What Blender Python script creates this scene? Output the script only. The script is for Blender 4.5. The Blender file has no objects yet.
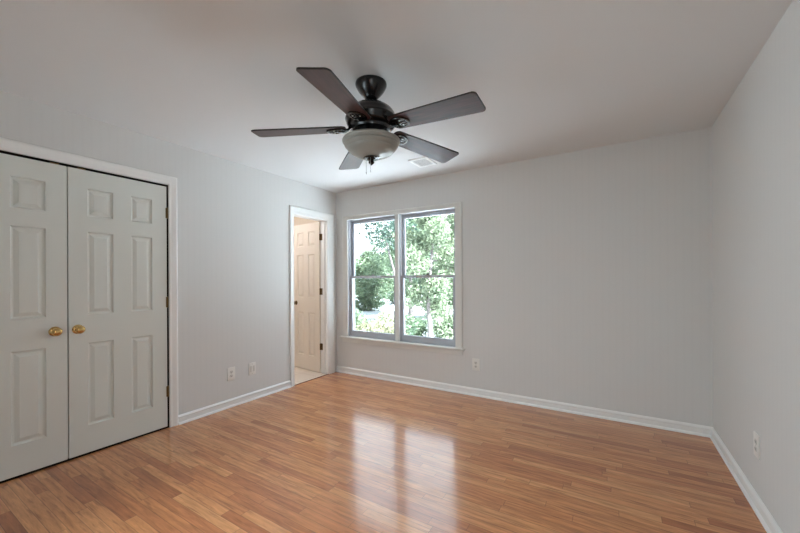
import bpy, bmesh, math, random
import numpy as np
from mathutils import Vector, Matrix
PI = math.pi
D = bpy.data
S = bpy.context.scene
COL = S.collection

# ------------------------------------------------------------------ camera
XL, XR, YB, YF, H = -3.246, 0.657, 3.629, -0.30, 2.44
CAM_H = 1.253
cam_d = D.cameras.new('camera')
cam = D.objects.new('camera', cam_d); COL.objects.link(cam)
yaw, roll, FPX = math.radians(31.516), math.radians(-0.288), 349.65
cam_d.sensor_width = 36.0
cam_d.lens = FPX / 800 * 36
cam_d.shift_y = (279.5 - 266.5) / 800
cam_d.clip_start = 0.02
cam_d.clip_end = 400
Fv = Vector((-math.sin(yaw), math.cos(yaw), 0)); Rv = Vector((math.cos(yaw), math.sin(yaw), 0)); Uv = Vector((0, 0, 1))
R2 = Rv * math.cos(roll) + Uv * math.sin(roll)
U2 = Uv * math.cos(roll) - Rv * math.sin(roll)
mw = Matrix.Identity(4)
for i in range(3):
    mw[i][0], mw[i][1], mw[i][2] = R2[i], U2[i], -Fv[i]
mw[2][3] = CAM_H
cam.matrix_world = mw
S.camera = cam

# ------------------------------------------------------------------ world, sun, large lights, exposure
S.view_settings.view_transform = 'Standard'
S.view_settings.look = 'None'
S.view_settings.gamma = 1
S.view_settings.use_curve_mapping = False
S.view_settings.exposure = 0.08
SKY_LOW, SKY_HIGH, SUN = 2.9, 4.2, 48.0
w = D.worlds.new('sky'); S.world = w; w.use_nodes = True
nt = w.node_tree; nt.nodes.clear()
tc = nt.nodes.new('ShaderNodeTexCoord'); sep = nt.nodes.new('ShaderNodeSeparateXYZ')
mr = nt.nodes.new('ShaderNodeMapRange'); mr.inputs[1].default_value = 0.0; mr.inputs[2].default_value = 0.75
mr.inputs[3].default_value = SKY_LOW; mr.inputs[4].default_value = SKY_HIGH
mixc = nt.nodes.new('ShaderNodeMix'); mixc.data_type = 'RGBA'
mixc.inputs[6].default_value = (0.86, 0.93, 1.0, 1); mixc.inputs[7].default_value = (0.74, 0.87, 1.0, 1)
mr2 = nt.nodes.new('ShaderNodeMapRange'); mr2.inputs[2].default_value = 0.6
bg = nt.nodes.new('ShaderNodeBackground'); wo = nt.nodes.new('ShaderNodeOutputWorld')
nt.links.new(tc.outputs['Generated'], sep.inputs[0])
nt.links.new(sep.outputs[2], mr.inputs[0]); nt.links.new(sep.outputs[2], mr2.inputs[0])
nt.links.new(mr2.outputs[0], mixc.inputs[0])
nt.links.new(mixc.outputs[2], bg.inputs[0]); nt.links.new(mr.outputs[0], bg.inputs[1])
nt.links.new(bg.outputs[0], wo.inputs[0])

sun_d = D.lights.new('sun', 'SUN'); sun_d.energy = SUN; sun_d.angle = 0.02; sun_d.color = (0.88, 0.95, 1.0)
sun = D.objects.new('sun', sun_d); COL.objects.link(sun)
sun.rotation_euler = Vector((-0.70, 0.07, -0.70)).to_track_quat('-Z', 'Y').to_euler()

def portal(name, loc, rot, sx, sy):
    l = D.lights.new(name, 'AREA'); l.shape = 'RECTANGLE'; l.size = sx; l.size_y = sy
    l.cycles.is_portal = True
    o = D.objects.new(name, l); COL.objects.link(o); o.location = loc; o.rotation_euler = rot
    return o
portal('window_portal', (-2.27, YB + 0.16, 1.28), (-PI/2, 0, 0), 1.62, 1.62)
fill_d = D.lights.new('left_fill_light', 'AREA'); fill_d.shape = 'RECTANGLE'; fill_d.size = 1.6; fill_d.size_y = 1.2  # added fill lamp behind the camera; the wall there has no window
fill_d.spread = math.radians(125); fill_d.energy = 27.0; fill_d.color = (0.78, 0.93, 1.0)
fill = D.objects.new('left_fill_light', fill_d); COL.objects.link(fill)
fill.location = (-1.9, YF + 0.10, 1.05)
fill.rotation_euler = Vector((0.72, 0.68, -0.26)).to_track_quat('-Z', 'Y').to_euler()

right_fill_d = D.lights.new('right_fill_light', 'AREA'); right_fill_d.shape = 'RECTANGLE'; right_fill_d.size = 0.8; right_fill_d.size_y = 1.3  # second added fill lamp, by the right wall; no doorway behind it
right_fill_d.spread = math.radians(120); right_fill_d.energy = 7.5; right_fill_d.color = (0.86, 0.95, 1.0)
right_fill = D.objects.new('right_fill_light', right_fill_d); COL.objects.link(right_fill)
right_fill.location = (0.15, YF + 0.10, 0.95)
right_fill.rotation_euler = Vector((-0.80, 0.62, -0.24)).to_track_quat('-Z', 'Y').to_euler()

S.cycles.use_denoising = True
S.cycles.max_bounces = 14
S.cycles.diffuse_bounces = 8
S.cycles.glossy_bounces = 6
S.cycles.transparent_max_bounces = 16
S.cycles.sample_clamp_indirect = 8.0
S.cycles.caustics_reflective = True

# ------------------------------------------------------------------ materials
def srgb(r, g, b):
    f = lambda c: (c/255/12.92) if c/255 <= 0.04045 else ((c/255 + 0.055)/1.055)**2.4
    return (f(r), f(g), f(b), 1)
def principled(name, color, rough=0.5, metal=0.0, spec=0.5, noise=0.0, nscale=20.0, bump=0.0, bscale=200.0, coat=0.0):
    m = D.materials.new(name); m.use_nodes = True
    n = m.node_tree.nodes; l = m.node_tree.links
    b = n['Principled BSDF']
    b.inputs['Base Color'].default_value = color
    b.inputs['Roughness'].default_value = rough
    b.inputs['Metallic'].default_value = metal
    b.inputs['Specular IOR Level'].default_value = spec
    b.inputs['Coat Weight'].default_value = coat
    t = n.new('ShaderNodeTexCoord')
    if noise > 0:
        nz = n.new('ShaderNodeTexNoise'); nz.inputs['Scale'].default_value = nscale; nz.inputs['Detail'].default_value = 4
        l.new(t.outputs['Object'], nz.inputs['Vector'])
        hs = n.new('ShaderNodeMix'); hs.data_type = 'RGBA'
        hs.inputs[6].default_value = tuple(c*(1-noise) for c in color[:3]) + (1,)
        hs.inputs[7].default_value = tuple(min(1, c*(1+noise)) for c in color[:3]) + (1,)
        l.new(nz.outputs['Fac'], hs.inputs[0]); l.new(hs.outputs[2], b.inputs['Base Color'])
    if bump > 0:
        nb = n.new('ShaderNodeTexNoise'); nb.inputs['Scale'].default_value = bscale
        l.new(t.outputs['Object'], nb.inputs['Vector'])
        bp = n.new('ShaderNodeBump'); bp.inputs['Strength'].default_value = bump; bp.inputs['Distance'].default_value = 0.002
        l.new(nb.outputs['Fac'], bp.inputs['Height']); l.new(bp.outputs[0], b.inputs['Normal'])
    return m

def wallpaper(name, color, axis):
    """off-white paper with faint narrow vertical stripes running along one wall axis (0 = x, 1 = y)"""
    m = principled(name, color, rough=0.75, spec=0.25)
    n = m.node_tree.nodes; l = m.node_tree.links; b = n['Principled BSDF']
    t = n.new('ShaderNodeTexCoord'); s = n.new('ShaderNodeSeparateXYZ'); l.new(t.outputs['Object'], s.inputs[0])
    mul = n.new('ShaderNodeMath'); mul.operation = 'MULTIPLY'; mul.inputs[1].default_value = 2*PI/0.052
    l.new(s.outputs[axis], mul.inputs[0])
    sn = n.new('ShaderNodeMath'); sn.operation = 'SINE'; l.new(mul.outputs[0], sn.inputs[0])
    r = n.new('ShaderNodeMapRange'); r.inputs[1].default_value = 0.45; r.inputs[2].default_value = 0.8
    l.new(sn.outputs[0], r.inputs[0])
    mx = n.new('ShaderNodeMix'); mx.data_type = 'RGBA'
    mx.inputs[6].default_value = color
    mx.inputs[7].default_value = tuple(c*0.99 for c in color[:3]) + (1,)
    l.new(r.outputs[0], mx.inputs[0]); l.new(mx.outputs[2], b.inputs['Base Color'])
    return m

def wood_floor():
    m = D.materials.new('oak_strip_floor'); m.use_nodes = True
    n = m.node_tree.nodes; l = m.node_tree.links; b = n['Principled BSDF']
    def math_(op, a, bb=None, c=None):
        k = n.new('ShaderNodeMath'); k.operation = op
        for i, v in enumerate((a, bb, c)):
            if v is None: continue
            if isinstance(v, (int, float)): k.inputs[i].default_value = v
            else: l.new(v, k.inputs[i])
        return k.outputs[0]
    t = n.new('ShaderNodeTexCoord'); s = n.new('ShaderNodeSeparateXYZ'); l.new(t.outputs['Object'], s.inputs[0])
    W = 0.057
    v = math_('DIVIDE', s.outputs[1], W); row = math_('FLOOR', v); fv = math_('FRACT', v)
    wn = n.new('ShaderNodeTexWhiteNoise'); wn.noise_dimensions = '1D'; l.new(row, wn.inputs['W'])
    rowr = wn.outputs['Value']
    length = math_('MULTIPLY_ADD', rowr, 0.45, 0.55)
    off = math_('MULTIPLY', rowr, 37.3)
    u = math_('ADD', math_('DIVIDE', s.outputs[0], length), off)
    pl = math_('FLOOR', u); fu = math_('FRACT', u)
    cb = n.new('ShaderNodeCombineXYZ'); l.new(row, cb.inputs[0]); l.new(pl, cb.inputs[1])
    wn2 = n.new('ShaderNodeTexWhiteNoise'); wn2.noise_dimensions = '2D'; l.new(cb.outputs[0], wn2.inputs['Vector'])
    pr = wn2.outputs['Value']
    ramp = n.new('ShaderNodeValToRGB'); l.new(pr, ramp.inputs[0])
    e = ramp.color_ramp.elements
    e[0].position = 0.0; e[0].color = srgb(176, 106, 62)
    e[1].position = 1.0; e[1].color = srgb(216, 154, 102)
    for pos, c in ((0.10, (192, 122, 74)), (0.4, (201, 133, 82)), (0.75, (208, 142, 91))):
        k = e.new(pos); k.color = srgb(*c)
    # grain: long streaks plus cathedral figure, shifted per board
    cg = n.new('ShaderNodeCombineXYZ')
    l.new(math_('MULTIPLY_ADD', pr, 31.0, math_('MULTIPLY', s.outputs[0], 2.2)), cg.inputs[0])
    l.new(math_('MULTIPLY_ADD', pr, 17.0, math_('MULTIPLY', s.outputs[1], 20.0)), cg.inputs[1])
    l.new(math_('MULTIPLY', pr, 9.0), cg.inputs[2])
    g1 = n.new('ShaderNodeTexNoise'); g1.inputs['Scale'].default_value = 2.2; g1.inputs['Detail'].default_value = 6
    g1.inputs['Roughness'].default_value = 0.65; g1.inputs['Distortion'].default_value = 0.6
    l.new(cg.outputs[0], g1.inputs['Vector'])
    cw = n.new('ShaderNodeCombineXYZ')
    l.new(math_('MULTIPLY_ADD', pr, 13.0, math_('MULTIPLY', s.outputs[0], 0.45)), cw.inputs[0])
    l.new(math_('MULTIPLY_ADD', pr, 5.0, math_('MULTIPLY', s.outputs[1], 3.2)), cw.inputs[1])
    wv = n.new('ShaderNodeTexWave'); wv.wave_type = 'RINGS'; wv.inputs['Scale'].default_value = 3.2
    wv.inputs['Distortion'].default_value = 5.0; wv.inputs['Detail'].default_value = 2.0
    l.new(cw.outputs[0], wv.inputs['Vector'])
    gm = math_('MULTIPLY_ADD', wv.outputs['Fac'], 0.09, math_('MULTIPLY', g1.outputs['Fac'], 1.06))
    gr = n.new('ShaderNodeMapRange'); gr.inputs[1].default_value = 0.3; gr.inputs[2].default_value = 0.8
    gr.inputs[3].default_value = 0.55; gr.inputs[4].default_value = 1.25
    l.new(gm, gr.inputs[0])
    mg = n.new('ShaderNodeMix'); mg.data_type = 'RGBA'; mg.blend_type = 'MULTIPLY'; mg.inputs[0].default_value = 1.0
    l.new(ramp.outputs[0], mg.inputs[6])
    cc = n.new('ShaderNodeCombineColor')
    for i, p in enumerate((0.85, 1.0, 1.2)):
        l.new(math_('POWER', gr.outputs[0], p), cc.inputs[i])
    l.new(cc.outputs[0], mg.inputs[7])
    dk = n.new('ShaderNodeTexNoise'); dk.inputs['Scale'].default_value = 1.0; dk.inputs['Detail'].default_value = 3
    cd = n.new('ShaderNodeCombineXYZ')
    l.new(math_('MULTIPLY_ADD', pr, 23.0, math_('MULTIPLY', s.outputs[0], 4.5)), cd.inputs[0])
    l.new(math_('MULTIPLY_ADD', pr, 41.0, math_('MULTIPLY', s.outputs[1], 60.0)), cd.inputs[1])
    l.new(cd.outputs[0], dk.inputs['Vector'])
    dr = n.new('ShaderNodeMapRange'); dr.inputs[1].default_value = 0.57; dr.inputs[2].default_value = 0.70
    dr.inputs[3].default_value = 0.0; dr.inputs[4].default_value = 0.6
    l.new(dk.outputs['Fac'], dr.inputs[0])
    mk = n.new('ShaderNodeMix'); mk.data_type = 'RGBA'; l.new(dr.outputs[0], mk.inputs[0])
    l.new(mg.outputs[2], mk.inputs[6]); mk.inputs[7].default_value = srgb(128, 74, 40)
    mg = mk
    # seams
    ev = math_('MINIMUM', fv, math_('SUBTRACT', 1.0, fv))
    eu = math_('MULTIPLY', math_('MINIMUM', fu, math_('SUBTRACT', 1.0, fu)), math_('DIVIDE', length, W))
    ed = math_('MINIMUM', ev, eu)
    seam = n.new('ShaderNodeMapRange'); seam.inputs[1].default_value = 0.012; seam.inputs[2].default_value = 0.035
    seam.inputs[3].default_value = 0.55; seam.inputs[4].default_value = 1.0
    l.new(ed, seam.inputs[0])
    ms = n.new('ShaderNodeMix'); ms.data_type = 'RGBA'; ms.blend_type = 'MULTIPLY'; ms.inputs[0].default_value = 1.0
    l.new(mg.outputs[2], ms.inputs[6])
    sc = n.new('ShaderNodeCombineColor')
    for i in range(3): l.new(seam.outputs[0], sc.inputs[i])
    l.new(sc.outputs[0], ms.inputs[7])
    l.new(ms.outputs[2], b.inputs['Base Color'])
    b.inputs['Roughness'].default_value = 0.30
    b.inputs['Coat Weight'].default_value = 1.0; b.inputs['Coat Roughness'].default_value = 0.13; b.inputs['Coat IOR'].default_value = 1.5; b.inputs['Specular IOR Level'].default_value = 0.25
    # board-to-board tilt and softened seams catch the light differently
    hs = math_('ADD', math_('MULTIPLY', seam.outputs[0], 0.5), math_('MULTIPLY', math_('SUBTRACT', pr, 0.5), math_('MULTIPLY', fv, 0.5)))
    hs2 = math_('MULTIPLY_ADD', g1.outputs['Fac'], 0.06, hs)
    bp = n.new('ShaderNodeBump'); bp.inputs['Strength'].default_value = 0.35; bp.inputs['Distance'].default_value = 0.0012
    l.new(hs2, bp.inputs['Height']); l.new(bp.outputs[0], b.inputs['Normal']); l.new(bp.outputs[0], b.inputs['Coat Normal'])
    return m

def grain_wood(name, c1, c2, rough, coat, sx=3.0, sy=45.0):
    m = principled(name, c1, rough=rough, coat=coat)
    n = m.node_tree.nodes; l = m.node_tree.links; b = n['Principled BSDF']
    b.inputs['Coat Roughness'].default_value = 0.22
    t = n.new('ShaderNodeTexCoord'); mp = n.new('ShaderNodeMapping')
    mp.inputs['Scale'].default_value = (sx, sy, sy)
    l.new(t.outputs['Object'], mp.inputs[0])
    nz = n.new('ShaderNodeTexNoise'); nz.inputs['Scale'].default_value = 1.6; nz.inputs['Detail'].default_value = 6
    nz.inputs['Distortion'].default_value = 0.5
    l.new(mp.outputs[0], nz.inputs['Vector'])
    r = n.new('ShaderNodeValToRGB'); l.new(nz.outputs['Fac'], r.inputs[0])
    r.color_ramp.elements[0].position = 0.3; r.color_ramp.elements[0].color = c1
    r.color_ramp.elements[1].position = 0.7; r.color_ramp.elements[1].color = c2
    l.new(r.outputs[0], b.inputs['Base Color'])
    return m

def glass_mat():
    m = D.materials.new('window_glass'); m.use_nodes = True
    n = m.node_tree.nodes; l = m.node_tree.links; n.clear()
    o = n.new('ShaderNodeOutputMaterial'); mx = n.new('ShaderNodeMixShader')
    t = n.new('ShaderNodeBsdfTransparent'); t.inputs[0].default_value = (0.97, 0.985, 0.98, 1)
    g = n.new('ShaderNodeBsdfGlossy'); g.inputs['Roughness'].default_value = 0.02
    f = n.new('ShaderNodeFresnel'); f.inputs[0].default_value = 1.4
    ge = n.new('ShaderNodeNewGeometry'); inv = n.new('ShaderNodeMath'); inv.operation = 'SUBTRACT'; inv.inputs[0].default_value = 1.0
    ml = n.new('ShaderNodeMath'); ml.operation = 'MULTIPLY'
    l.new(ge.outputs['Backfacing'], inv.inputs[1]); l.new(inv.outputs[0], ml.inputs[0]); l.new(f.outputs[0], ml.inputs[1])   # one reflection per pane, at its front face
    l.new(ml.outputs[0], mx.inputs[0]); l.new(t.outputs[0], mx.inputs[1]); l.new(g.outputs[0], mx.inputs[2])
    l.new(mx.outputs[0], o.inputs[0])
    return m

def tile_mat():
    m = principled('cream_floor_tile', srgb(225, 214, 202), rough=0.25, coat=0.2)
    n = m.node_tree.nodes; l = m.node_tree.links; b = n['Principled BSDF']
    t = n.new('ShaderNodeTexCoord'); br = n.new('ShaderNodeTexBrick')
    br.offset = 0.0; br.inputs['Scale'].default_value = 1.0
    br.inputs['Brick Width'].default_value = 0.3; br.inputs['Row Height'].default_value = 0.3; br.inputs['Mortar Size'].default_value = 0.003
    br.inputs['Color1'].default_value = srgb(228, 216, 204); br.inputs['Color2'].default_value = srgb(222, 210, 198)
    br.inputs['Mortar'].default_value = srgb(196, 182, 170)
    l.new(t.outputs['Object'], br.inputs['Vector']); l.new(br.outputs['Color'], b.inputs['Base Color'])
    return m

def leaf_mat(name, c1, c2, trans=0.35):
    m = D.materials.new(name); m.use_nodes = True
    n = m.node_tree.nodes; l = m.node_tree.links; b = n['Principled BSDF']
    t = n.new('ShaderNodeTexCoord'); nz = n.new('ShaderNodeTexNoise'); nz.inputs['Scale'].default_value = 2.5; nz.inputs['Detail'].default_value = 5
    l.new(t.outputs['Object'], nz.inputs['Vector'])
    r = n.new('ShaderNodeValToRGB'); l.new(nz.outputs['Fac'], r.inputs[0])
    r.color_ramp.elements[0].position = 0.35; r.color_ramp.elements[0].color = c1
    r.color_ramp.elements[1].position = 0.65; r.color_ramp.elements[1].color = c2
    l.new(r.outputs[0], b.inputs['Base Color'])
    b.inputs['Roughness'].default_value = 0.55
    tr = n.new('ShaderNodeBsdfTranslucent'); l.new(r.outputs[0], tr.inputs[0])
    mx = n.new('ShaderNodeMixShader'); mx.inputs[0].default_value = trans
    l.new(b.outputs[0], mx.inputs[1]); l.new(tr.outputs[0], mx.inputs[2])
    l.new(mx.outputs[0], n['Material Output'].inputs[0])
    return m

M = {}
WALLC = srgb(221, 221, 219)
M['wall_x'] = wallpaper('striped_wallpaper_back', WALLC, 0)
M['wall_y'] = wallpaper('striped_wallpaper_side', WALLC, 1)
M['ceiling'] = principled('ceiling_paint', srgb(222, 223, 223), rough=0.9, spec=0.2, bump=0.08, bscale=260)
M['trim'] = principled('white_trim_paint', srgb(244, 244, 242), rough=0.35, spec=0.4)
M['window_trim'] = principled('window_trim_paint', srgb(226, 226, 222), rough=0.38, spec=0.4)
M['door'] = principled('white_door_paint', srgb(222, 225, 219), rough=0.42, spec=0.4)
M['bath_door'] = principled('cream_door_paint', srgb(226, 217, 205), rough=0.42, spec=0.4)
M['bath_wall'] = principled('beige_bath_paint', srgb(216, 203, 186), rough=0.8, spec=0.2)
M['sash'] = principled('window_vinyl_shaded', srgb(180, 183, 190), rough=0.4, spec=0.4)  # vinyl greyed so its colour carries the backlit shade
M['dark_void'] = principled('closet_painted_shade', srgb(26, 24, 23), rough=0.9, spec=0.1)  # near-black colour stands in for the shade inside the closet
M['floor'] = wood_floor()
M['tile'] = tile_mat()
M['glass'] = glass_mat()
M['brass'] = principled('polished_brass', srgb(204, 172, 114), rough=0.14, metal=1.0)
M['antique'] = principled('dark_antique_brass', srgb(118, 96, 62), rough=0.32, metal=1.0, noise=0.15, nscale=60)
M['bronze'] = principled('oil_rubbed_bronze', srgb(12, 10, 10), rough=0.25, metal=0.1, coat=0.25, noise=0.12, nscale=30)
M['blade'] = grain_wood('walnut_blade', srgb(36, 17, 16), srgb(76, 42, 38), 0.5, 0.06)
M['blade_edge'] = principled('dark_blade_edge', srgb(26, 20, 20), rough=0.45)
M['bowl'] = principled('alabaster_glass', srgb(150, 150, 143), rough=0.38, spec=0.4, noise=0.10, nscale=9, coat=0.1)
M['chain'] = principled('steel_chain', srgb(190, 190, 190), rough=0.25, metal=1.0)
M['plate'] = principled('white_plate_plastic', srgb(236, 235, 230), rough=0.3, spec=0.5)
M['recept'] = principled('receptacle_plastic', srgb(214, 212, 206), rough=0.35)
M['slot'] = principled('dark_slot', srgb(38, 36, 34), rough=0.7)
M['screw'] = principled('screw_metal', srgb(170, 168, 160), rough=0.35, metal=1.0)
M['vent'] = principled('vent_enamel', srgb(244, 244, 243), rough=0.4)
M['lock'] = principled('lock_metal', srgb(96, 92, 84), rough=0.4, metal=0.8)
M['lamp_glass'] = None
M['bark'] = principled('grey_bark', srgb(104, 98, 96), rough=0.9, noise=0.35, nscale=14, bump=0.8, bscale=30)
M['leaf_mid'] = leaf_mat('mid_green_leaves', srgb(80, 100, 80), srgb(122, 138, 108))
M['leaf_pale'] = leaf_mat('pale_green_leaves', srgb(96, 112, 88), srgb(138, 148, 122))
M['leaf_dark'] = leaf_mat('dark_evergreen_needles', srgb(44, 66, 58), srgb(76, 98, 84))
M['leaf_cream'] = leaf_mat('cream_green_leaves', srgb(92, 98, 72), srgb(156, 154, 128))
M['leaf_pink'] = leaf_mat('dusty_pink_foliage', srgb(104, 92, 96), srgb(136, 124, 124))
M['lawn'] = principled('dry_lawn', srgb(160, 166, 168), rough=0.95, spec=0.1, noise=0.12, nscale=0.8)
M['paving'] = principled('pale_concrete_drive', srgb(232, 236, 240), rough=0.9, spec=0.1, noise=0.05, nscale=2)
M['siding'] = principled('pale_pink_siding', srgb(226, 206, 198), rough=0.8, noise=0.05, nscale=3)
M['shingle'] = principled('grey_shingles', srgb(120, 112, 108), rough=0.9, noise=0.2, nscale=12)

# ------------------------------------------------------------------ mesh helpers
def newbm(): return bmesh.new()
def box(bm, x0, x1, y0, y1, z0, z1, bev=0.0, seg=2):
    r = bmesh.ops.create_cube(bm, size=1.0)
    vs = r['verts']
    for v in vs:
        v.co = Vector((x0 if v.co.x < 0 else x1, y0 if v.co.y < 0 else y1, z0 if v.co.z < 0 else z1))
    if bev > 0:
        es = list({e for v in vs for e in v.link_edges})
        bmesh.ops.bevel(bm, geom=es, offset=bev, segments=seg, profile=0.5, affect='EDGES', clamp_overlap=True)
    return bm
def lathe(bm, prof, seg=48, mat=None, cap=True):
    """prof: (r, z) from one end to the other, turned about z"""
    mat = mat or Matrix.Identity(4)
    rings = []
    for r, z in prof:
        if r < 1e-6: rings.append([bm.verts.new(mat @ Vector((0, 0, z)))])
        else: rings.append([bm.verts.new(mat @ Vector((r*math.cos(2*PI*k/seg), r*math.sin(2*PI*k/seg), z))) for k in range(seg)])
    for a, b in zip(rings, rings[1:]):
        for k in range(seg):
            k2 = (k+1) % seg
            if len(a) == 1 and len(b) == 1: continue
            if len(a) == 1: bm.faces.new((a[0], b[k], b[k2]))
            elif len(b) == 1: bm.faces.new((a[k], b[0], a[k2]))
            else: bm.faces.new((a[k], b[k], b[k2], a[k2]))
    if cap:
        for ring in (rings[0], rings[-1]):
            if len(ring) > 1: bm.faces.new(ring)
    return bm
def tube(bm, pts, radii, seg=8, flat=(1.0, 1.0)):
    pts = [Vector(p) for p in pts]
    if isinstance(radii, (int, float)): radii = [radii]*len(pts)
    rings = []
    up = Vector((0, 0, 1))
    for i, p in enumerate(pts):
        d = (pts[min(i+1, len(pts)-1)] - pts[max(i-1, 0)]).normalized()
        a = d.cross(up if abs(d.dot(up)) < 0.95 else Vector((1, 0, 0))).normalized(); b = a.cross(d).normalized()
        rings.append([bm.verts.new(p + (a*math.cos(2*PI*k/seg)*flat[0] + b*math.sin(2*PI*k/seg)*flat[1])*radii[i]) for k in range(seg)])
    for A, B in zip(rings, rings[1:]):
        for k in range(seg): bm.faces.new((A[k], A[(k+1) % seg], B[(k+1) % seg], B[k]))
    bm.faces.new(rings[0][::-1]); bm.faces.new(rings[-1])
    return bm
def prism(bm, outline, z0, z1):
    a = [bm.verts.new((x, y, z0)) for x, y in outline]; b = [bm.verts.new((x, y, z1)) for x, y in outline]
    n = len(outline)
    bm.faces.new(a[::-1]); bm.faces.new(b)
    for i in range(n): bm.faces.new((a[i], a[(i+1) % n], b[(i+1) % n], b[i]))
    return bm
def tag(o, label=None, cat=None, group=None, kind=None):
    if label: o['label'] = label
    if cat: o['category'] = cat
    if group: o['group'] = group
    if kind: o['kind'] = kind
    return o
def obj(name, bm, mat, parent=None, smooth=None, label=None):
    bmesh.ops.remove_doubles(bm, verts=bm.verts, dist=1e-6)
    bmesh.ops.recalc_face_normals(bm, faces=bm.faces)
    me = D.meshes.new(name); bm.to_mesh(me); bm.free()
    if smooth:
        for p in me.polygons: p.use_smooth = True
        me.set_sharp_from_angle(angle=math.radians(smooth))
    for mm in (mat if isinstance(mat, (list, tuple)) else [mat]): me.materials.append(mm)
    o = D.objects.new(name, me); COL.objects.link(o)
    if parent is not None: o.parent = parent
    if label: o['label'] = label
    return o
def empty(name, loc=(0, 0, 0), rz=0.0):
    o = D.objects.new(name, None); COL.objects.link(o); o.location = loc; o.rotation_euler = (0, 0, rz)
    o.empty_display_size = 0.1
    return o
def copy_tree(o, parent=None):
    c = o.copy(); COL.objects.link(c)
    if parent is not None: c.parent = parent
    for ch in list(o.children): copy_tree(ch, c)
    return c

# ------------------------------------------------------------------ room shell
T = 0.12                                   # side wall thickness
TB = 0.15                                  # window wall thickness
CL0, CL1, CLT = 0.222, 1.514, 2.070        # closet opening along y, height
DO0, DO1, DOT = 2.872, 3.462, 2.050        # bath doorway
WX0, WX1, WZ0, WZ1 = -3.040, -1.505, 0.480, 2.050   # visible window opening

b = newbm(); box(b, XL, XR+T, YF-TB, YB+TB, -0.10, 0.0)
tag(obj('floor', b, M['floor']), 'glossy honey oak strip floor with window light on it', 'floor', kind='structure')
b = newbm(); box(b, XL-T, XR+T, YF-TB, YB+TB, H, H+0.14)
tag(obj('ceiling', b, M['ceiling']), 'plain matte white ceiling holding the dark fan', 'ceiling', kind='structure')
b = newbm(); xa, xb = XL-T, XL
box(b, xa, xb, YF-TB, CL0, -0.1, H); box(b, xa, xb, CL0, CL1, CLT, H); box(b, xa, xb, CL1, DO0, -0.1, H)
box(b, xa, xb, DO0, DO1, DOT, H); box(b, xa, xb, DO1, YB+TB, -0.1, H)
box(b, xa, xb, CL0, CL1, -0.1, -0.001); box(b, xa, xb, DO0, DO1, -0.1, -0.001)
tag(obj('wall_left', b, M['wall_y']), 'off-white striped wall on the left with closet and narrow doorway', 'wall', kind='structure')
b = newbm(); g = 0.02
box(b, XL, WX0-g, YB, YB+TB, 0, H); box(b, WX1+g, XR+T, YB, YB+TB, 0, H)
box(b, WX0-g, WX1+g, YB, YB+TB, 0, WZ0-g); box(b, WX0-g, WX1+g, YB, YB+TB, WZ1+g, H)
tag(obj('wall_back', b, M['wall_x']), 'off-white far wall around the double window', 'wall', kind='structure')
b = newbm(); box(b, XR, XR+T, YF-TB, YB, 0, H)
tag(obj('wall_right', b, M['wall_y']), 'pale striped blank wall along the right side', 'wall', kind='structure')
b = newbm(); box(b, XL, XR, YF-TB, YF, 0, H)
tag(obj('wall_front', b, M['wall_x']), 'off-white plain wall behind the camera', 'wall', kind='structure')

# closet behind the double doors
b = newbm(); cx0, cx1 = XL-T-0.65, XL-T
box(b, cx0-0.05, cx0, CL0-0.2, CL1+0.2, -0.1, H); box(b, cx0, cx1, CL0-0.25, CL0-0.2, -0.1, H); box(b, cx0, cx1, CL1+0.2, CL1+0.25, -0.1, H)
box(b, cx0, cx1, CL0-0.2, CL1+0.2, H-0.05, H); box(b, cx0, cx1, CL0-0.2, CL1+0.2, -0.10, -0.0005); box(b, cx1, XL-0.0005, CL0+0.001, CL1-0.001, -0.0005, 0.0015)
box(b, cx1, XL-0.004, CL1-0.003, CL1-0.0002, 0, CLT); box(b, cx1, XL-0.004, CL0+0.0002, CL0+0.003, 0, CLT); box(b, cx1, XL-0.004, CL0, CL1, CLT-0.003, CLT-0.0002)  # thin dark linings paint shade into the gaps around the leaves
tag(obj('wall_closet', b, M['dark_void']), 'closet interior with shade painted in as near-black, behind the white double doors', 'wall', kind='structure')

# bathroom beyond the narrow doorway
BX0, BX1, BY0, BY1 = -5.05, XL-T, 2.0, 3.80
b = newbm(); box(b, BX0-0.08, BX0, BY0-0.08, BY1+0.08, -0.1, H); box(b, BX0, BX1, BY1, BY1+0.08, -0.1, H); box(b, BX0, BX1, BY0-0.08, BY0, -0.1, H)
tag(obj('wall_bathroom', b, M['bath_wall']), 'beige wall of the room beyond the narrow doorway', 'wall', kind='structure')
b = newbm(); box(b, BX0, BX1, BY0, BY1, H, H+0.08)
tag(obj('ceiling_bathroom', b, M['ceiling']), 'white ceiling of the room beyond the narrow doorway', 'ceiling', kind='structure')
b = newbm(); box(b, BX0, BX1, BY0, BY1, -0.1, 0.004); box(b, BX1, XL-0.004, DO0+0.001, DO1-0.001, -0.0005, 0.004)
tag(obj('floor_bathroom', b, M['tile']), 'pale cream tiled floor beyond the narrow doorway', 'floor', kind='structure')
b = newbm(); box(b, XL-0.006, XL+0.010, DO0, DO1, 0.0, 0.005, 0.002)
tag(obj('trim_5', b, principled('dark_oak_threshold', srgb(92, 54, 34), rough=0.35)), 'thin dark wood threshold strip across the narrow doorway', 'threshold', kind='structure')

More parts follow.
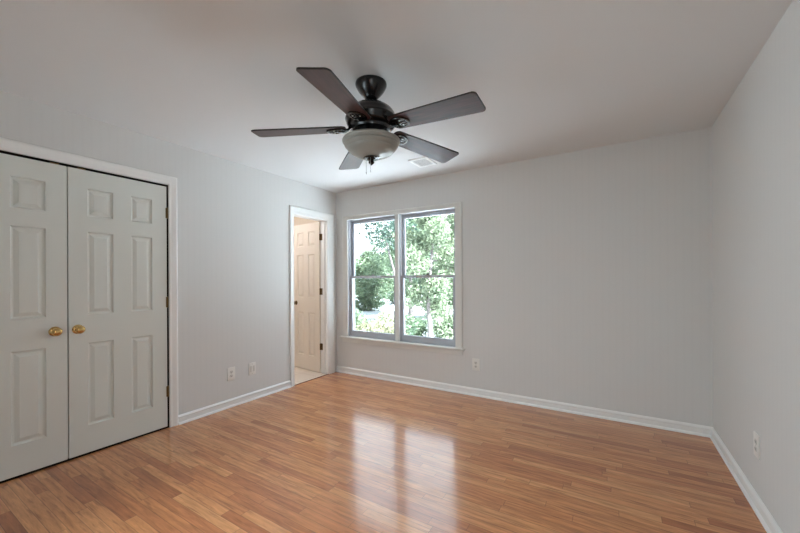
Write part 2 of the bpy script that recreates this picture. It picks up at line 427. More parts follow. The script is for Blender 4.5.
# ------------------------------------------------------------------ mitred casing and swept baseboards
CASE = [(0.0, 0.0), (0.0, 0.008), (0.004, 0.011), (0.012, 0.0115), (0.016, 0.009), (0.022, 0.0095), (0.046, 0.016), (0.054, 0.0175), (0.062, 0.0165), (0.066, 0.012), (0.066, 0.0)]
def casing(bm, pts, outs, plane, prof=CASE):
    """pts: inner corners (a, z); outs: outward direction scaled by relative width; plane(a, z, t) -> world"""
    rings = []
    for (a, z), (oa, oz) in zip(pts, outs):
        rings.append([bm.verts.new(plane(a + oa*w_, z + oz*w_, t)) for w_, t in prof])
    n = len(prof)
    for A, B in zip(rings, rings[1:]):
        for k in range(n): bm.faces.new((A[k], A[(k+1) % n], B[(k+1) % n], B[k]))
    bm.faces.new(rings[0]); bm.faces.new(rings[-1][::-1])
LEFT = lambda a, z, t: Vector((XL + t, a, z))
BACK = lambda a, z, t: Vector((a, YB - t, z))
b = newbm()
casing(b, [(CL0, 0), (CL0, CLT+.004), (CL1, CLT+.004), (CL1, 0)], [(-1, 0), (-1, 1.08), (1, 1.08), (1, 0)], LEFT)

tag(obj('trim_1', b, M['trim'], smooth=50), 'white moulded casing around the closet double doors', 'door trim', kind='structure')
b = newbm()
casing(b, [(DO0, 0), (DO0, DOT), (DO1, DOT), (DO1, 0)], [(-.82, 0), (-.82, 1.25), (1.65, 1.25), (1.65, 0)], LEFT)
# jamb lining with stops
box(b, XL-T-0.002, XL+0.001, DO0-0.004, DO0+0.012, 0, DOT); box(b, XL-T-0.002, XL+0.001, DO1-0.014, DO1+0.004, 0, DOT)
box(b, XL-T-0.002, XL+0.001, DO0, DO1, DOT-0.014, DOT+0.004)
box(b, XL-0.075, XL-0.040, DO1-0.026, DO1-0.014, 0, DOT-0.014, .002); box(b, XL-0.075, XL-0.040, DO0+0.012, DO0+0.024, 0, DOT-0.014, .002)
tag(obj('trim_2', b, M['trim'], smooth=50), 'white moulded casing and jamb of the narrow open doorway', 'door trim', kind='structure')

BASE = [(0, 0), (0.024, 0), (0.0235, 0.006), (0.0205, 0.013), (0.016, 0.0175), (0.0125, 0.019), (0.0115, 0.056), (0.0155, 0.061), (0.0150, 0.065), (0.0085, 0.074), (0.003, 0.080), (0, 0.080)]
def baseboard(name, p0, p1, nrm, lab, m0=0.0, m1=0.0):
    """swept along p0->p1, nrm into the room; m0/m1: mitre at the ends (+1 shortens with depth)"""
    bm = newbm(); p0 = Vector(p0 + (0,)); p1 = Vector(p1 + (0,)); nr = Vector(nrm + (0,)); d = (p1-p0).normalized()
    A = [bm.verts.new(p0 + nr*t + d*t*m0 + Vector((0, 0, z))) for t, z in BASE]
    B = [bm.verts.new(p1 + nr*t - d*t*m1 + Vector((0, 0, z))) for t, z in BASE]
    n = len(BASE)
    for k in range(n): bm.faces.new((A[k], A[(k+1) % n], B[(k+1) % n], B[k]))
    bm.faces.new(A); bm.faces.new(B[::-1])
    tag(obj(name, bm, M['trim'], smooth=35), lab, 'baseboard', kind='structure')
baseboard('baseboard_left', (XL, CL1+0.066), (XL, DO0-0.055), (1, 0), 'white baseboard on the left wall between closet and narrow doorway')
baseboard('baseboard_back', (XL, YB), (XR, YB), (0, -1), 'long white baseboard under the window', 0, 1)
baseboard('baseboard_right', (XR, YF), (XR, YB), (-1, 0), 'white baseboard along the blank right wall', 0, 1)
baseboard('baseboard_closet', (XL, YF), (XL, CL0-0.066), (1, 0), 'white baseboard on the left wall near the camera side of the closet')

# ------------------------------------------------------------------ six panel doors
def panel_door(w_, h_, th, xs, zs, both=True):
    """leaf in local x (0..w), z (0..h), front face at y=0 looking to -y; xs, zs panel ranges"""
    bm = newbm()
    gx = sorted({0, w_} | {v for r in xs for v in r}); gz = sorted({0, h_} | {v for r in zs for v in r})
    def face(ybase, s):
        P = lambda x, z, d: bm.verts.new((x, ybase + s*d, z))
        for x0, x1 in zip(gx, gx[1:]):
            for z0, z1 in zip(gz, gz[1:]):
                if (x0, x1) in xs and (z0, z1) in zs:
                    loops = []
                    for ins, dep in ((0, 0), (0.003, 0.007), (0.007, 0.0115), (0.012, 0.013), (0.016, 0.013), (0.036, 0.004), (0.038, 0.0028)):
                        loops.append([P(x0+ins, z0+ins, dep), P(x1-ins, z0+ins, dep), P(x1-ins, z1-ins, dep), P(x0+ins, z1-ins, dep)])
                    for A, B in zip(loops, loops[1:]):
                        for k in range(4): bm.faces.new((A[k], A[(k+1) % 4], B[(k+1) % 4], B[k]))
                    bm.faces.new(loops[-1])
                else:
                    bm.faces.new((P(x0, z0, 0), P(x1, z0, 0), P(x1, z1, 0), P(x0, z1, 0)))
    face(0, 1); face(th, -1)
    bmesh.ops.remove_doubles(bm, verts=bm.verts, dist=1e-5)
    be = [e for e in bm.edges if e.is_boundary]
    bmesh.ops.bridge_loops(bm, edges=be)
    return bm
def knob_bm(scale=1.0):
    """knob on the -y side"""
    bm = newbm(); mt = Matrix.Rotation(PI/2, 4, 'X')
    p = [(0.0, 0.060), (0.010, 0.0598), (0.019, 0.057), (0.0265, 0.050), (0.0295, 0.043), (0.028, 0.035), (0.0215, 0.028), (0.0135, 0.0245), (0.0105, 0.021), (0.0105, 0.012), (0.0135, 0.009), (0.0135, 0.006)]
    lathe(bm, [(r*scale, z*scale) for r, z in p], 32, mt)
    return bm
def rosette_bm(scale=1.0):
    bm = newbm(); lathe(bm, [(0.0, 0.0085), (0.016, 0.0085), (0.023, 0.0065), (0.030, 0.003), (0.0315, 0.0)][::-1] if False else [(0.0, 0.0085*scale), (0.016*scale, 0.0085*scale), (0.024*scale, 0.0065*scale), (0.030*scale, 0.003*scale), (0.0315*scale, 0.0)], 32, Matrix.Rotation(PI/2, 4, 'X'))
    return bm
def hinge_bm(hh=0.088):
    """barrel along z at the origin with knuckle grooves and ball tips"""
    bm = newbm(); n = 5; prof = [(0.0, -hh/2-0.006), (0.004, -hh/2-0.004), (0.003, -hh/2)]
    for k in range(n):
        z0 = -hh/2 + k*hh/n; z1 = z0 + hh/n
        prof += [(0.0052, z0+0.0006), (0.006, z0+0.002), (0.006, z1-0.002), (0.0052, z1-0.0006)]
    prof += [(0.003, hh/2), (0.004, hh/2+0.004), (0.0, hh/2+0.006)]
    lathe(bm, prof, 14); return bm

# closet leaves: local x runs toward +world y; local -y faces the room (+world x)
LW, LH = 0.6295, 2.038
XS = [(0.105, 0.258), (0.373, 0.520)]
XSL = [(0.109, 0.256), (0.361, 0.523)]
ZS = [(0.196, 0.792), (0.998, 1.594), (1.708, 1.908)]
LEAF_Z = 0.014
def closet_leaf(name, y0, xs, lab, knob_x, hinge_x, catch_x):
    r = empty(name, (XL-0.002, y0, LEAF_Z), PI/2)      # local x -> +y, local y -> -x
    tag(r, lab, 'door', kind='structure')
    obj('leaf', panel_door(LW, LH, 0.034, xs, ZS), M['door'], r, smooth=None)
    k = obj('knob', knob_bm(0.98), M['brass'], r, smooth=40, label='round polished brass knob'); k.location = (knob_x, 0, 0.897)
    ro = obj('rosette', rosette_bm(1.05), M['brass'], k, smooth=40)
    for z in (0.297, 1.056, 1.814):
        h = obj('hinge', hinge_bm(), M['antique'], r, smooth=40, label='dark antique brass hinge'); h.location = (hinge_x, -0.004, z)
        bm = newbm(); s = 1 if hinge_x > LW/2 else -1
        box(bm, min(0, -s*0.012), max(0, -s*0.012), 0.001, 0.0048, -0.044, 0.044)
        obj('hinge_plate', bm, M['antique'], h)
    bm = newbm(); box(bm, -0.022, 0.022, 0.002, 0.020, 0.0, 0.010, 0.002)
    c = obj('catch', bm, M['antique'], r, label='small dark metal catch on the top edge'); c.location = (catch_x, 0, LH)
    return r
closet_leaf('door_1', CL0+0.012, XSL, 'white six-panel closet door with brass knob, cut by the left edge', LW-0.063, -0.004, LW-0.060)
closet_leaf('door_2', CL0+0.012+LW+0.007, XS, 'white six-panel closet door with brass knob, right one of the pair', 0.050, LW+0.004, 0.075)

# bath door: hinged on the far jamb, swung into the bathroom; local x runs away along -world x
BW = 0.595
r = empty('door_3', (XL-T-0.002, DO1-0.036, 0.012), PI + math.radians(-8.0))
tag(r, 'cream six-panel door standing open in the narrow doorway', 'door', kind='structure')
leaf = panel_door(BW, 2.022, 0.034, [(0.10, 0.243), (0.352, 0.495)], ZS)
bmesh.ops.transform(leaf, matrix=Matrix.Translation((0, -0.034, 0)), verts=leaf.verts)
obj('leaf', leaf, M['bath_door'], r)
for s, nm in ((1, 'front'), (-1, 'back')):
    bm = knob_bm(0.95)
    if s == 1: bmesh.ops.rotate(bm, verts=bm.verts, cent=(0, 0, 0), matrix=Matrix.Rotation(PI, 3, 'Z'))
    k = obj('knob', bm, M['antique'], r, smooth=40, label='dull metal door knob'); k.location = (BW-0.062, 0.0 if s == 1 else -0.034, 0.915)
    bm = rosette_bm(1.0)
    if s == 1: bmesh.ops.rotate(bm, verts=bm.verts, cent=(0, 0, 0), matrix=Matrix.Rotation(PI, 3, 'Z'))
    obj('rosette', bm, M['antique'], k, smooth=40)
for z in (0.345, 1.085, 1.815):
    h = obj('hinge', hinge_bm(), M['antique'], r, smooth=40, label='dark antique brass hinge'); h.location = (-0.005, -0.027, z)
    bm = newbm(); box(bm, 0.0005, 0.0045, 0.002, 0.026, -0.044, 0.044, 0.001)
    box(bm, -0.050, -0.003, 0.0035, 0.0065, -0.044, 0.044, 0.001)
    obj('hinge_plate', bm, M['antique'], h)

# ------------------------------------------------------------------ window
MX0, MX1 = -2.292, -2.240
win = empty('window_1', ((WX0+WX1)/2, YB, WZ0)); wl = Vector(win.location)
tag(win, 'white twin double-hung window looking out on trees', 'window', kind='structure')
def wobj(name, bm, mat, parent=win, smooth=None, label=None):
    if parent is win: bmesh.ops.translate(bm, verts=bm.verts, vec=-wl)
    return obj(name, bm, mat, parent, smooth, label)
b = newbm()
wp = [(wv*1.29, t) for wv, t in CASE]
casing(b, [(WX0, WZ0+.015), (WX0, WZ1), (WX1, WZ1), (WX1, WZ0+.015)], [(-1, 0), (-1, .62), (1, .62), (1, 0)], BACK, wp)
wobj('window_casing', b, M['window_trim'], smooth=50)
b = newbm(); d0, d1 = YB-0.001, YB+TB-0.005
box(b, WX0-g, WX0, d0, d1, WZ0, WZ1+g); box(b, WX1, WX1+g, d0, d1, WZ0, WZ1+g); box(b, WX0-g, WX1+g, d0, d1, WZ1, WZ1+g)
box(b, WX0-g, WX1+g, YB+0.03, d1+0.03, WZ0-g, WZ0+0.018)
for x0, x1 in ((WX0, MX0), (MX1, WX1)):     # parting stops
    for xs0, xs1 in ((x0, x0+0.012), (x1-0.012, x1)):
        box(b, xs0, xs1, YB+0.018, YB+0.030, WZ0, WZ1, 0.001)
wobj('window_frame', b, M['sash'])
b = newbm(); box(b, MX0, MX1, YB-0.010, d1, WZ0, WZ1, 0.003)
wobj('mullion', b, M['window_trim'])
b = newbm(); box(b, WX0-0.125, WX1+0.108, YB-0.045, YB+0.032, WZ0-0.004, WZ0+0.016, 0.007, 3)
wobj('window_sill', b, M['window_trim'], smooth=40)
b = newbm(); box(b, WX0-0.095, WX1+0.085, YB-0.013, YB, WZ0-0.062, WZ0-0.004, 0.003)
box(b, WX0-0.095, WX1+0.085, YB-0.018, YB, WZ0-0.020, WZ0-0.004, 0.004)
wobj('apron', b, M['window_trim'])
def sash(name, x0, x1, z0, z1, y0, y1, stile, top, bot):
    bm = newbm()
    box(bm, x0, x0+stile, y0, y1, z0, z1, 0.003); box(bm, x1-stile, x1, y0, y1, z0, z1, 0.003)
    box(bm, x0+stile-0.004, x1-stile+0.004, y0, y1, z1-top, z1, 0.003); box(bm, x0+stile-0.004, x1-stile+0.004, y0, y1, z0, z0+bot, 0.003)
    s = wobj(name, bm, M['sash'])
    pm = newbm(); ym = (y0+y1)/2
    box(pm, x0+stile-0.003, x1-stile+0.003, ym-0.002, ym+0.002, z0+bot-0.003, z1-top+0.003)
    bmesh.ops.translate(pm, verts=pm.verts, vec=-wl)
    obj('pane', pm, M['glass'], s, label='clear glass pane')
    return s
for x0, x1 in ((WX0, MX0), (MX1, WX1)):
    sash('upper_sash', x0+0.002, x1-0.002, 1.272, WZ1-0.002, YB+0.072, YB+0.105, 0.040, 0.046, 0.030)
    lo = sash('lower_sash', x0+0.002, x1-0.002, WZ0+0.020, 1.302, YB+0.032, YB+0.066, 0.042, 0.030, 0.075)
    bm = newbm(); xm = (x0+x1)/2
    box(bm, xm-0.030, xm+0.030, YB+0.036, YB+0.060, 1.302, 1.309, 0.002)
    lathe(bm, [(0.014, 0), (0.014, 0.008), (0.010, 0.012), (0, 0.012)], 16, Matrix.Translation((xm, YB+0.05, 1.308)))
    box(bm, xm-0.004, xm+0.034, YB+0.038, YB+0.048, 1.314, 1.322, 0.003)
    bmesh.ops.translate(bm, verts=bm.verts, vec=-wl)
    obj('sash_lock', bm, M['lock'], lo, label='small dark metal sash lock')

# ------------------------------------------------------------------ ceiling fan
FC = Vector((-1.2505, 1.7159, H))
fan = empty('ceiling_fan', FC)
tag(fan, 'dark bronze five-blade ceiling fan with frosted bowl light', 'ceiling fan')
zz = lambda z: z - H
def lobj(name, prof, mat, parent=fan, seg=56, smooth=38, label=None, mt=None):
    bm = newbm(); lathe(bm, [(r_, zz(z)) for r_, z in prof], seg, mt)
    return obj(name, bm, mat, parent, smooth, label)
lobj('canopy', [(0.0, H), (0.093, H), (0.095, 2.432), (0.094, 2.424), (0.090, 2.416), (0.086, 2.408), (0.075, 2.390), (0.062, 2.374), (0.050, 2.362), (0.041, 2.352), (0.036, 2.343), (0.026, 2.338), (0.0, 2.338)], M['bronze'])
lobj('downrod', [(0, 2.35), (0.0145, 2.35), (0.0145, 2.310), (0.030, 2.309), (0.033, 2.300), (0.0, 2.300)], M['bronze'], seg=24)
lobj('motor_housing', [(0, 2.308), (0.045, 2.307), (0.080, 2.301), (0.108, 2.290), (0.130, 2.272), (0.144, 2.250), (0.151, 2.230), (0.155, 2.226), (0.157, 2.219), (0.155, 2.212), (0.152, 2.208), (0.150, 2.196), (0.143, 2.182), (0.130, 2.172), (0.122, 2.169), (0.116, 2.161), (0.112, 2.151), (0.090, 2.146), (0, 2.146)], M['bronze'])
lobj('light_fitter', [(0, 2.150), (0.075, 2.150), (0.080, 2.138), (0.078, 2.115), (0.105, 2.102), (0.150, 2.098), (0.152, 2.090), (0, 2.090)], M['bronze'])
bowl = lobj('light_bowl', [(0.166, 2.096), (0.171, 2.094), (0.175, 2.088), (0.174, 2.081), (0.168, 2.074), (0.162, 2.070), (0.161, 2.065), (0.163, 2.061), (0.160, 2.056), (0.150, 2.045), (0.146, 2.042), (0.145, 2.038), (0.132, 2.025), (0.110, 2.011), (0.080, 1.999), (0.045, 1.991), (0.0, 1.989), (0.0, 1.993), (0.045, 1.995), (0.078, 2.003), (0.107, 2.015), (0.128, 2.029), (0.141, 2.042), (0.154, 2.058), (0.160, 2.072), (0.166, 2.084), (0.166, 2.096)], M['bowl'], seg=72, label='frosted alabaster glass bowl')
lobj('finial', [(0.0, 1.990), (0.047, 1.9895), (0.049, 1.986), (0.042, 1.983), (0.030, 1.9825), (0.026, 1.977), (0.015, 1.974), (0.012, 1.970), (0.0165, 1.966), (0.018, 1.961), (0.015, 1.956), (0.009, 1.952), (0.006, 1.950), (0.005, 1.946), (0, 1.945)], M['bronze'], parent=bowl, seg=36)
for (cx_, cy_, z0, z1) in ((-0.014, -0.034, 1.992, 1.885), (0.012, -0.026, 1.992, 1.893)):
    bm = newbm(); z = z0
    prof = [(0, zz(z0))]
    while z > z1+0.012:
        prof += [(0.0009, zz(z)), (0.0019, zz(z-0.002)), (0.0009, zz(z-0.004))]; z -= 0.0045
    prof += [(0.001, zz(z1+0.012)), (0.0032, zz(z1+0.009)), (0.0036, zz(z1+0.003)), (0.0, zz(z1))]
    lathe(bm, prof, 8, Matrix.Translation((cx_, cy_, 0)))
    obj('pull_chain', bm, M['chain'], fan, smooth=60, label='thin silvery bead pull chain')
# blades
BZ, PIT, BR = 2.131, math.radians(-9.9), 0.696
DROOP = Matrix.Translation((BR, 0, 0)) @ Matrix.Rotation(math.radians(3.2), 4, 'Y') @ Matrix.Translation((-BR, 0, 0))   # blades hang slightly below the hub
def blade_outline():
    pts = []; r0, r1, w0, w1, c0, c1 = 0.150, BR, 0.066, 0.082, 0.030, 0.024
    def arc(cx, cy, rad, a0, a1, n=7): return [(cx+rad*math.cos(a0+(a1-a0)*k/n), cy+rad*math.sin(a0+(a1-a0)*k/n)) for k in range(n+1)]
    pts += arc(r1-c1, w1-c1, c1, PI/2, 0, 6)[::-1][::-1]
    pts += arc(r1-c1, -w1+c1, c1, 0, -PI/2, 6)
    pts += arc(r0+c0, -w0+c0, c0, -PI/2, -PI, 6)
    pts += arc(r0+c0, w0-c0, c0, PI, PI/2, 6)
    return pts
def make_blade():
    bm = newbm(); ol = blade_outline(); n = len(ol); h_ = 0.003
    bot = [bm.verts.new((x, y, -h_)) for x, y in ol]; top = [bm.verts.new((x, y, h_)) for x, y in ol]
    ctr = np.mean(np.array(ol), axis=0)
    def inset(x, y, d):
        v = np.array([ctr[0]-x, -y]); 
        return x + (d if x < 0.2 else (-d if x > BR-0.03 else 0)), y - math.copysign(d, y)
    ib = [bm.verts.new((*inset(x, y, 0.003), -h_-0.0012)) for x, y in ol]; it = [bm.verts.new((*inset(x, y, 0.003), h_+0.0012)) for x, y in ol]
    for i in range(n):
        j = (i+1) % n
        for A, B in ((bot, top), (ib, bot), (top, it)):
            f = bm.faces.new((A[i], A[j], B[j], B[i])); f.material_index = 1
    bm.faces.new(ib); bm.faces.new(it)
    bmesh.ops.transform(bm, matrix=DROOP @ Matrix.Rotation(PIT, 4, 'X'), verts=bm.verts)
    return bm
def make_iron():
    bm = newbm()
    arm = [(0.085, 0, 0.026), (0.110, 0, 0.024), (0.128, 0, 0.014), (0.142, 0, 0.000), (0.165, 0, -0.010), (0.195, 0, -0.0105)]
    tube(bm, arm, [0.020, 0.019, 0.016, 0.015, 0.020, 0.022], 10, flat=(1.0, 0.42))
    rot = Matrix.Rotation(PIT, 4, 'X'); bmesh.ops.translate(bm, verts=bm.verts, vec=(0, 0, 0.026))
    rot = DROOP @ rot
    # oval medallion under the blade: ring, ribs and a centre boss
    N = 36; cxm, rx, ry = 0.207, 0.064, 0.050
    rings = []
    for fr, z in ((1.0, -0.005), (1.0, -0.0105), (0.94, -0.0135), (0.80, -0.0135), (0.74, -0.0105), (0.74, -0.005)):
        rings.append([bm.verts.new(rot @ Vector((cxm+rx*fr*math.cos(2*PI*k/N), ry*fr*math.sin(2*PI*k/N), z))) for k in range(N)])
    for A, B in zip(rings, rings[1:] + rings[:1]):
        for k in range(N): bm.faces.new((A[k], A[(k+1) % N], B[(k+1) % N], B[k]))
    for yy in (-0.022, 0.0, 0.022):
        x_ = rx*math.sqrt(max(0, 1-(yy/ry)**2))*0.92
        tmp = newbm(); box(tmp, cxm-x_, cxm+x_, yy-0.0055, yy+0.0055, -0.012, -0.005, 0.002); bmesh.ops.transform(tmp, matrix=rot, verts=tmp.verts)
        me = D.meshes.new('tmp'); tmp.to_mesh(me); tmp.free(); bm.from_mesh(me); D.meshes.remove(me)
    lathe(bm, [(0, -0.016), (0.010, -0.0155), (0.015, -0.013), (0.016, -0.005), (0, -0.005)], 20, rot @ Matrix.Translation((cxm, 0, 0)))
    return bm
def make_screw(): 
    bm = newbm(); lathe(bm, [(0, -0.0175), (0.003, -0.017), (0.0048, -0.0145), (0.0048, -0.011), (0, -0.011)], 12); return bm
blade_me = iron_me = screw_me = None
for k in range(5):
    a = math.radians(-2.78) + 2*PI/5*k
    if k == 0:
        bl = obj('blade', make_blade(), [M['blade'], M['blade_edge']], fan, label='dark walnut fan blade')
        ir = obj('blade_iron', make_iron(), M['bronze'], fan, smooth=40)
        sc_ = obj('screw', make_screw(), M['screw'], ir, smooth=40)
        blade_me, iron_me, screw_me = bl.data, ir.data, sc_.data
    else:
        bl = D.objects.new('blade', blade_me); COL.objects.link(bl); bl.parent = fan; bl['label'] = 'dark walnut fan blade'
        ir = D.objects.new('blade_iron', iron_me); COL.objects.link(ir); ir.parent = fan
        sc_ = D.objects.new('screw', screw_me); COL.objects.link(sc_); sc_.parent = ir
    sc2 = D.objects.new('screw', screw_me); COL.objects.link(sc2); sc2.parent = ir
    for q, sy in ((sc_, -0.022), (sc2, 0.022)): q.matrix_local = DROOP @ Matrix.Rotation(PIT, 4, 'X') @ Matrix.Translation((0.222, sy, 0.0015))
    for q in (bl, ir):
        q.location = (0, 0, zz(BZ)); q.rotation_euler = (0, 0, a)

# ------------------------------------------------------------------ ceiling vent
vt = empty('ceiling_vent', (-1.645, 3.135, H))
tag(vt, 'white louvred air vent in the ceiling near the window', 'vent')
b = newbm()
vx, vy, fl = 0.100, 0.125, 0.026
for x0, x1, y0, y1 in ((-vx, vx, -vy, -vy+fl), (-vx, vx, vy-fl, vy), (-vx, -vx+fl, -vy+fl, vy-fl), (vx-fl, vx, -vy+fl, vy-fl)):
    box(b, x0, x1, y0, y1, -0.009, 0.0, 0.002)
obj('frame', b, M['vent'], vt)
b = newbm(); n = 9
for k in range(n):
    y = -vy+fl + (k+0.5)*(2*(vy-fl))/n
    q = newbm(); box(q, -vx+fl-0.002, vx-fl+0.002, -0.0088, 0.0088, -0.0008, 0.0008)
    bmesh.ops.transform(q, matrix=Matrix.Translation((0, y, -0.007)) @ Matrix.Rotation(math.radians(9), 4, 'X'), verts=q.verts)
    me = D.meshes.new('t'); q.to_mesh(me); q.free(); b.from_mesh(me); D.meshes.remove(me)
obj('louvers', b, M['vent'], vt)
b = newbm(); box(b, -vx+fl, vx-fl, -vy+fl, vy-fl, -0.0015, -0.0005)
obj('duct_opening', b, principled('duct_grey', srgb(150, 150, 150), rough=0.8), vt, label='grey duct opening behind the louvers')

# ------------------------------------------------------------------ wall outlets
def outlet(name, loc, rz, label, cat, kind):
    """plate faces local -y"""
    r_ = empty(name, loc, rz); tag(r_, label, cat, group='white wall plates near the floor')
    bm = newbm(); box(bm, -0.041, 0.041, -0.0065, 0.0, -0.064, 0.064, 0.0028, 3)
    obj('wall_plate', bm, M['plate'], r_, smooth=40)
    if kind == 'duplex':
        for sz in (-0.0195, 0.0195):
            bm = newbm(); ol = []
            for k in range(28):
                a = 2*PI*k/28; ol.append((0.0165*math.cos(a), max(-0.0135, min(0.0135, 0.0165*math.sin(a)))))
            prism(bm, ol, 0.0, 0.0085); bmesh.ops.rotate(bm, verts=bm.verts, cent=(0, 0, 0), matrix=Matrix.Rotation(PI/2, 3, 'X'))
            f = obj('receptacle', bm, M['recept'], r_); f.location = (0, 0, sz)
            bm = newbm(); box(bm, -0.0075, -0.0050, -0.0090, -0.0080, -0.003, 0.0065); box(bm, 0.0050, 0.0075, -0.0090, -0.0080, -0.002, 0.0055)
            lathe(bm, [(0, 0.0080), (0.0026, 0.0080), (0.0026, 0.0090), (0, 0.0090)], 12, Matrix.Translation((0, 0, -0.0075)) @ Matrix.Rotation(PI/2, 4, 'X'))
            obj('slots', bm, M['slot'], f, label='dark plug slots')
        sp = (0.0,)
    else:
        for sx in (-0.017, 0.017):
            bm = newbm(); box(bm, -0.0095, 0.0095, -0.0085, 0.0, -0.030, 0.030, 0.0015)
            f = obj('jack', bm, M['recept'], r_); f.location = (sx, 0, 0)
        sp = (-0.048, 0.048)
    for z in sp:
        bm = newbm(); lathe(bm, [(0, 0.0078), (0.0022, 0.0076), (0.0032, 0.0064), (0.0032, 0.005), (0, 0.005)], 12, Matrix.Rotation(PI/2, 4, 'X'))
        s_ = obj('screw', bm, M['screw'], r_); s_.location = (0, 0, z)
    return r_
outlet('wall_outlet', (XL, 2.078, 0.326), PI/2, 'white duplex outlet on the left wall, nearer the closet', 'outlet', 'duplex')
outlet('wall_jack', (XL, 2.314, 0.326), PI/2, 'white plate with two narrow inserts on the left wall, nearer the doorway', 'wall plate', 'jack')
outlet('wall_outlet', (-1.272, YB, 0.335), 0, 'white duplex outlet on the far wall, right of the window', 'outlet', 'duplex')
outlet('wall_outlet', (XR, 2.624, 0.345), -PI/2, 'white duplex outlet low on the blank right wall', 'outlet', 'duplex')

# ------------------------------------------------------------------ bathroom ceiling lamp (warm)
lamp = empty('ceiling_light', (-4.1, 2.75, H)); tag(lamp, 'round warm ceiling light in the room beyond the narrow doorway', 'ceiling light')
b = newbm(); lathe(b, [(0, 0), (0.12, 0), (0.12, -0.02), (0.0, -0.02)], 32); obj('base', b, M['brass'], lamp, smooth=40)
b = newbm(); lathe(b, [(0.11, -0.02), (0.11, -0.05), (0.08, -0.085), (0.0, -0.10)], 32)
lm = D.materials.new('lit_lamp_glass'); lm.use_nodes = True; pb = lm.node_tree.nodes['Principled BSDF']
pb.inputs['Base Color'].default_value = (0.9, 0.85, 0.75, 1); pb.inputs['Emission Color'].default_value = (0.98, 0.97, 1.0, 1); pb.inputs['Emission Strength'].default_value = 85
obj('lamp_shade', b, lm, lamp, smooth=40)

# ------------------------------------------------------------------ outdoors
GZ = -0.95
def yard(u, d):                            # a spot in the yard: d metres along the window view, u sideways per metre
    p = Fv*d + Rv*(u*d); return p.x, p.y
b = newbm(); box(b, -120, 60, YB+TB, 140, GZ-0.3, GZ); box(b, -120, 60, -40, YB+TB, GZ-0.3, GZ)
tag(obj('ground', b, M['lawn']), 'pale dry lawn outside the window', 'ground', kind='structure')
b = newbm(); pts = [yard(-0.03, 24), yard(0.32, 22), yard(0.36, 38), yard(-0.05, 42)]
prism(b, pts, GZ, GZ+0.03)
tag(obj('driveway', b, M['paving']), 'bright pale driveway seen through the right pane', 'driveway', kind='structure')

rng = np.random.default_rng(7); random.seed(7)
def leaf_mesh(name, centers, radii, count, size, mat, flat=1.0, shell=0.55):
    """folded four-vertex leaves scattered through overlapping blobs"""
    centers = np.array(centers, float); radii = np.array(radii, float)
    wts = radii**2; idx = rng.choice(len(centers), count, p=wts/wts.sum())
    d = rng.normal(size=(count, 3)); d /= np.linalg.norm(d, axis=1)[:, None]
    rad = radii[idx]*(shell + (1-shell)*rng.random(count)**0.5)*(0.8+0.4*rng.random(count))
    pos = centers[idx] + d*rad[:, None]*np.array([1, 1, flat])
    a = rng.normal(size=(count, 3)); a /= np.linalg.norm(a, axis=1)[:, None]
    c = np.cross(a, rng.normal(size=(count, 3))); c /= np.linalg.norm(c, axis=1)[:, None]
    nn = np.cross(a, c)
    s = size*(0.6+0.8*rng.random(count))[:, None]
    v = np.stack([pos - a*s*0.6, pos + c*s*0.32 + nn*s*0.12, pos + a*s*0.6, pos - c*s*0.32 + nn*s*0.12], axis=1).reshape(-1, 3)
    me = D.meshes.new(name); me.vertices.add(count*4); me.loops.add(count*4); me.polygons.add(count)
    me.vertices.foreach_set('co', v.ravel().astype(np.float32))
    me.loops.foreach_set('vertex_index', np.arange(count*4, dtype=np.int32))
    me.polygons.foreach_set('loop_start', np.arange(0, count*4, 4, dtype=np.int32))
    me.polygons.foreach_set('loop_total', np.full(count, 4, dtype=np.int32))
    me.update(calc_edges=True); me.materials.append(mat)
    return me
def tree(name, label, loc, height, crown, trunk_r, leaf, n, lsize, cat='tree', z_low=0.3, group=None, blobs=11, lean=0.0):
    x, y = loc; r_ = empty(name, (x, y, GZ)); tag(r_, label, cat, group)
    bm = newbm(); k = 7
    sp = [(lean*height*(i/k)**1.5 + 0.04*height*math.sin(i*1.3+x)*0.3, 0.02*height*math.sin(i*0.9+y), height*0.93*i/k) for i in range(k+1)]
    tube(bm, sp, [trunk_r*(1.25 if i == 0 else 1-0.85*i/k) for i in range(k+1)], 9)
    cs, rs = [], []
    for j in range(blobs):
        hz = z_low + (1-z_low)*(j+0.5)/blobs; t = hz*k*0.93
        i = min(k-1, int(t)); base = Vector(sp[i]).lerp(Vector(sp[i+1]), t-i)
        ang = j*2.4 + x; prof = math.sin(PI*min(1, max(0.12, (hz-z_low)/(1-z_low)*0.85+0.13)))
        rr = crown*prof*random.uniform(0.45, 0.95)
        end = base + Vector((math.cos(ang)*rr, math.sin(ang)*rr, rr*0.35))
        tube(bm, [base, base.lerp(end, 0.5)+Vector((0, 0, -0.05*rr)), end], [trunk_r*0.3, trunk_r*0.2, trunk_r*0.07], 6)
        cs.append(end); rs.append(crown*random.uniform(0.34, 0.55)*(0.6+0.4*prof))
        cs.append(base.lerp(end, 0.5)); rs.append(crown*random.uniform(0.25, 0.4))
    obj('trunk', bm, M['bark'], r_, smooth=60)
    me = leaf_mesh('foliage', [tuple(c) for c in cs], rs, n, lsize, leaf)
    f = D.objects.new('foliage', me); COL.objects.link(f); f.parent = r_
    return r_
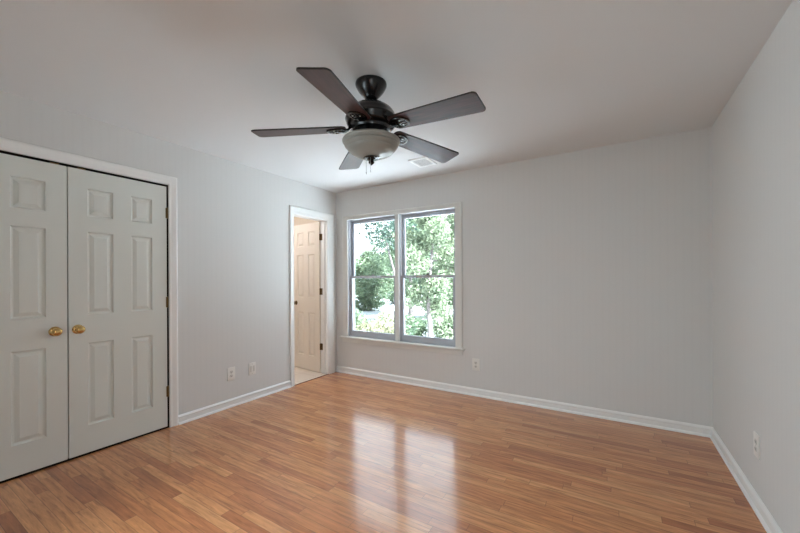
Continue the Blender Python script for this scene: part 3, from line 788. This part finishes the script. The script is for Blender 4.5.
def shrub(name, label, loc, height, width, leaf, n, lsize, group=None):
    x, y = loc; r_ = empty(name, (x, y, GZ)); tag(r_, label, 'shrub', group)
    bm = newbm(); cs, rs = [], []
    for j in range(9):
        a = j*2.4; rr = width*0.5*random.uniform(0.2, 0.85); hz = height*random.uniform(0.45, 0.85)
        tube(bm, [(0.03*math.cos(a), 0.03*math.sin(a), 0), (rr*0.5*math.cos(a), rr*0.5*math.sin(a), hz*0.6), (rr*math.cos(a), rr*math.sin(a), hz)], [0.025, 0.016, 0.006], 6)
        cs.append((rr*math.cos(a), rr*math.sin(a), hz*0.85)); rs.append(height*0.28)
        cs.append((rr*0.6*math.cos(a), rr*0.6*math.sin(a), hz*0.45)); rs.append(height*0.26)
    obj('stems', bm, M['bark'], r_, smooth=60)
    me = leaf_mesh('foliage', cs, rs, n, lsize, leaf)
    f = D.objects.new('foliage', me); COL.objects.link(f); f.parent = r_
    return r_
b = newbm(); box(b, -9.0, 4.0, YB+TB, 11.5, GZ, GZ+0.06)
tag(obj('patio', b, M['paving']), 'pale concrete patio under the window', 'patio', kind='structure')
# left panes
tree('broadleaf_tree', 'rounded green tree filling the middle of the left pane', yard(-0.088, 25), 4.4, 1.9, 0.16, M['leaf_mid'], 12000, 0.15, z_low=0.05)
tree('broadleaf_tree', 'green tree rising beside the mullion in the left pane', yard(-0.012, 31), 4.9, 2.0, 0.15, M['leaf_mid'], 10000, 0.17, z_low=0.05)
tree('broadleaf_tree', 'pale green tree at the far left of the left pane', yard(-0.165, 32), 4.4, 2.2, 0.15, M['leaf_pale'], 10000, 0.18, z_low=0.05)
tree('overhanging_tree', 'tree whose branch tips hang into the top of the left pane', yard(-0.012, 15.0), 6.4, 1.7, 0.08, M['leaf_dark'], 1500, 0.13, z_low=0.66, blobs=8, lean=-0.10)
shrub('flowering_shrub', 'pale cream shrub just outside the left pane', yard(-0.072, 9.4), 1.45, 1.9, M['leaf_cream'], 7000, 0.08)
shrub('leafy_shrub', 'green shrub left of the pale cream one outside the window', yard(-0.145, 11), 1.35, 1.5, M['leaf_mid'], 4200, 0.085)
shrub('leafy_shrub', 'green shrub between the pale cream one and the mullion', yard(-0.012, 11.5), 1.15, 1.1, M['leaf_mid'], 3000, 0.08)
# right panes
tree('evergreen_tree', 'dark evergreen behind the driveway in the right pane', yard(0.028, 46), 7.0, 2.6, 0.2, M['leaf_dark'], 14000, 0.22, z_low=0.02)
tree('slender_tree', 'slender pale-trunked tree in the middle of the right pane', yard(0.086, 11.4), 5.3, 1.0, 0.09, M['leaf_pale'], 8000, 0.10, z_low=0.22)
tree('slender_tree', 'slender tree near the right edge of the right pane', yard(0.160, 16.5), 6.0, 1.4, 0.11, M['leaf_pale'], 9000, 0.12, z_low=0.12)
tree('broadleaf_tree', 'tall green tree rising behind the slender ones', yard(0.03, 21), 6.6, 2.2, 0.15, M['leaf_mid'], 11000, 0.14, z_low=0.44)
tree('blossom_tree', 'dusty pink tree high in the right pane', yard(0.135, 28), 8.0, 2.4, 0.18, M['leaf_pink'], 7000, 0.16, z_low=0.35)
tree('broadleaf_tree', 'pale tree far back at the right of the right pane', yard(0.165, 38), 7.0, 2.6, 0.22, M['leaf_pale'], 12000, 0.2, z_low=0.04)
shrub('leafy_shrub', 'low green shrub beside the driveway in the right pane', yard(0.044, 13.4), 0.8, 1.0, M['leaf_mid'], 3200, 0.075)
shrub('leafy_shrub', 'pale bush in front of the right edge of the right pane', yard(0.135, 12.5), 1.25, 1.3, M['leaf_pale'], 4200, 0.08)
shrub('leafy_shrub', 'pale bush in the middle distance of the right pane', yard(0.105, 20), 1.7, 2.2, M['leaf_pale'], 5000, 0.10)
# far tree line
for k, (u, d, lab) in enumerate(((-0.29, 62, 'distant tree beyond the left end of the yard'), (-0.16, 64, 'distant tree behind the pale tree of the left pane'), (-0.045, 66, 'distant tree behind the left pane near the mullion'), (0.07, 68, 'distant tree behind the dark evergreen'), (0.18, 66, 'distant tree behind the right edge of the right pane'), (0.29, 64, 'distant tree beyond the right end of the yard'))):
    tree('distant_tree', lab, yard(u, d), 6.0 + (k % 3)*0.8, 2.7, 0.25, M['leaf_mid'], 8000, 0.3, z_low=0.05, group='distant tree line')
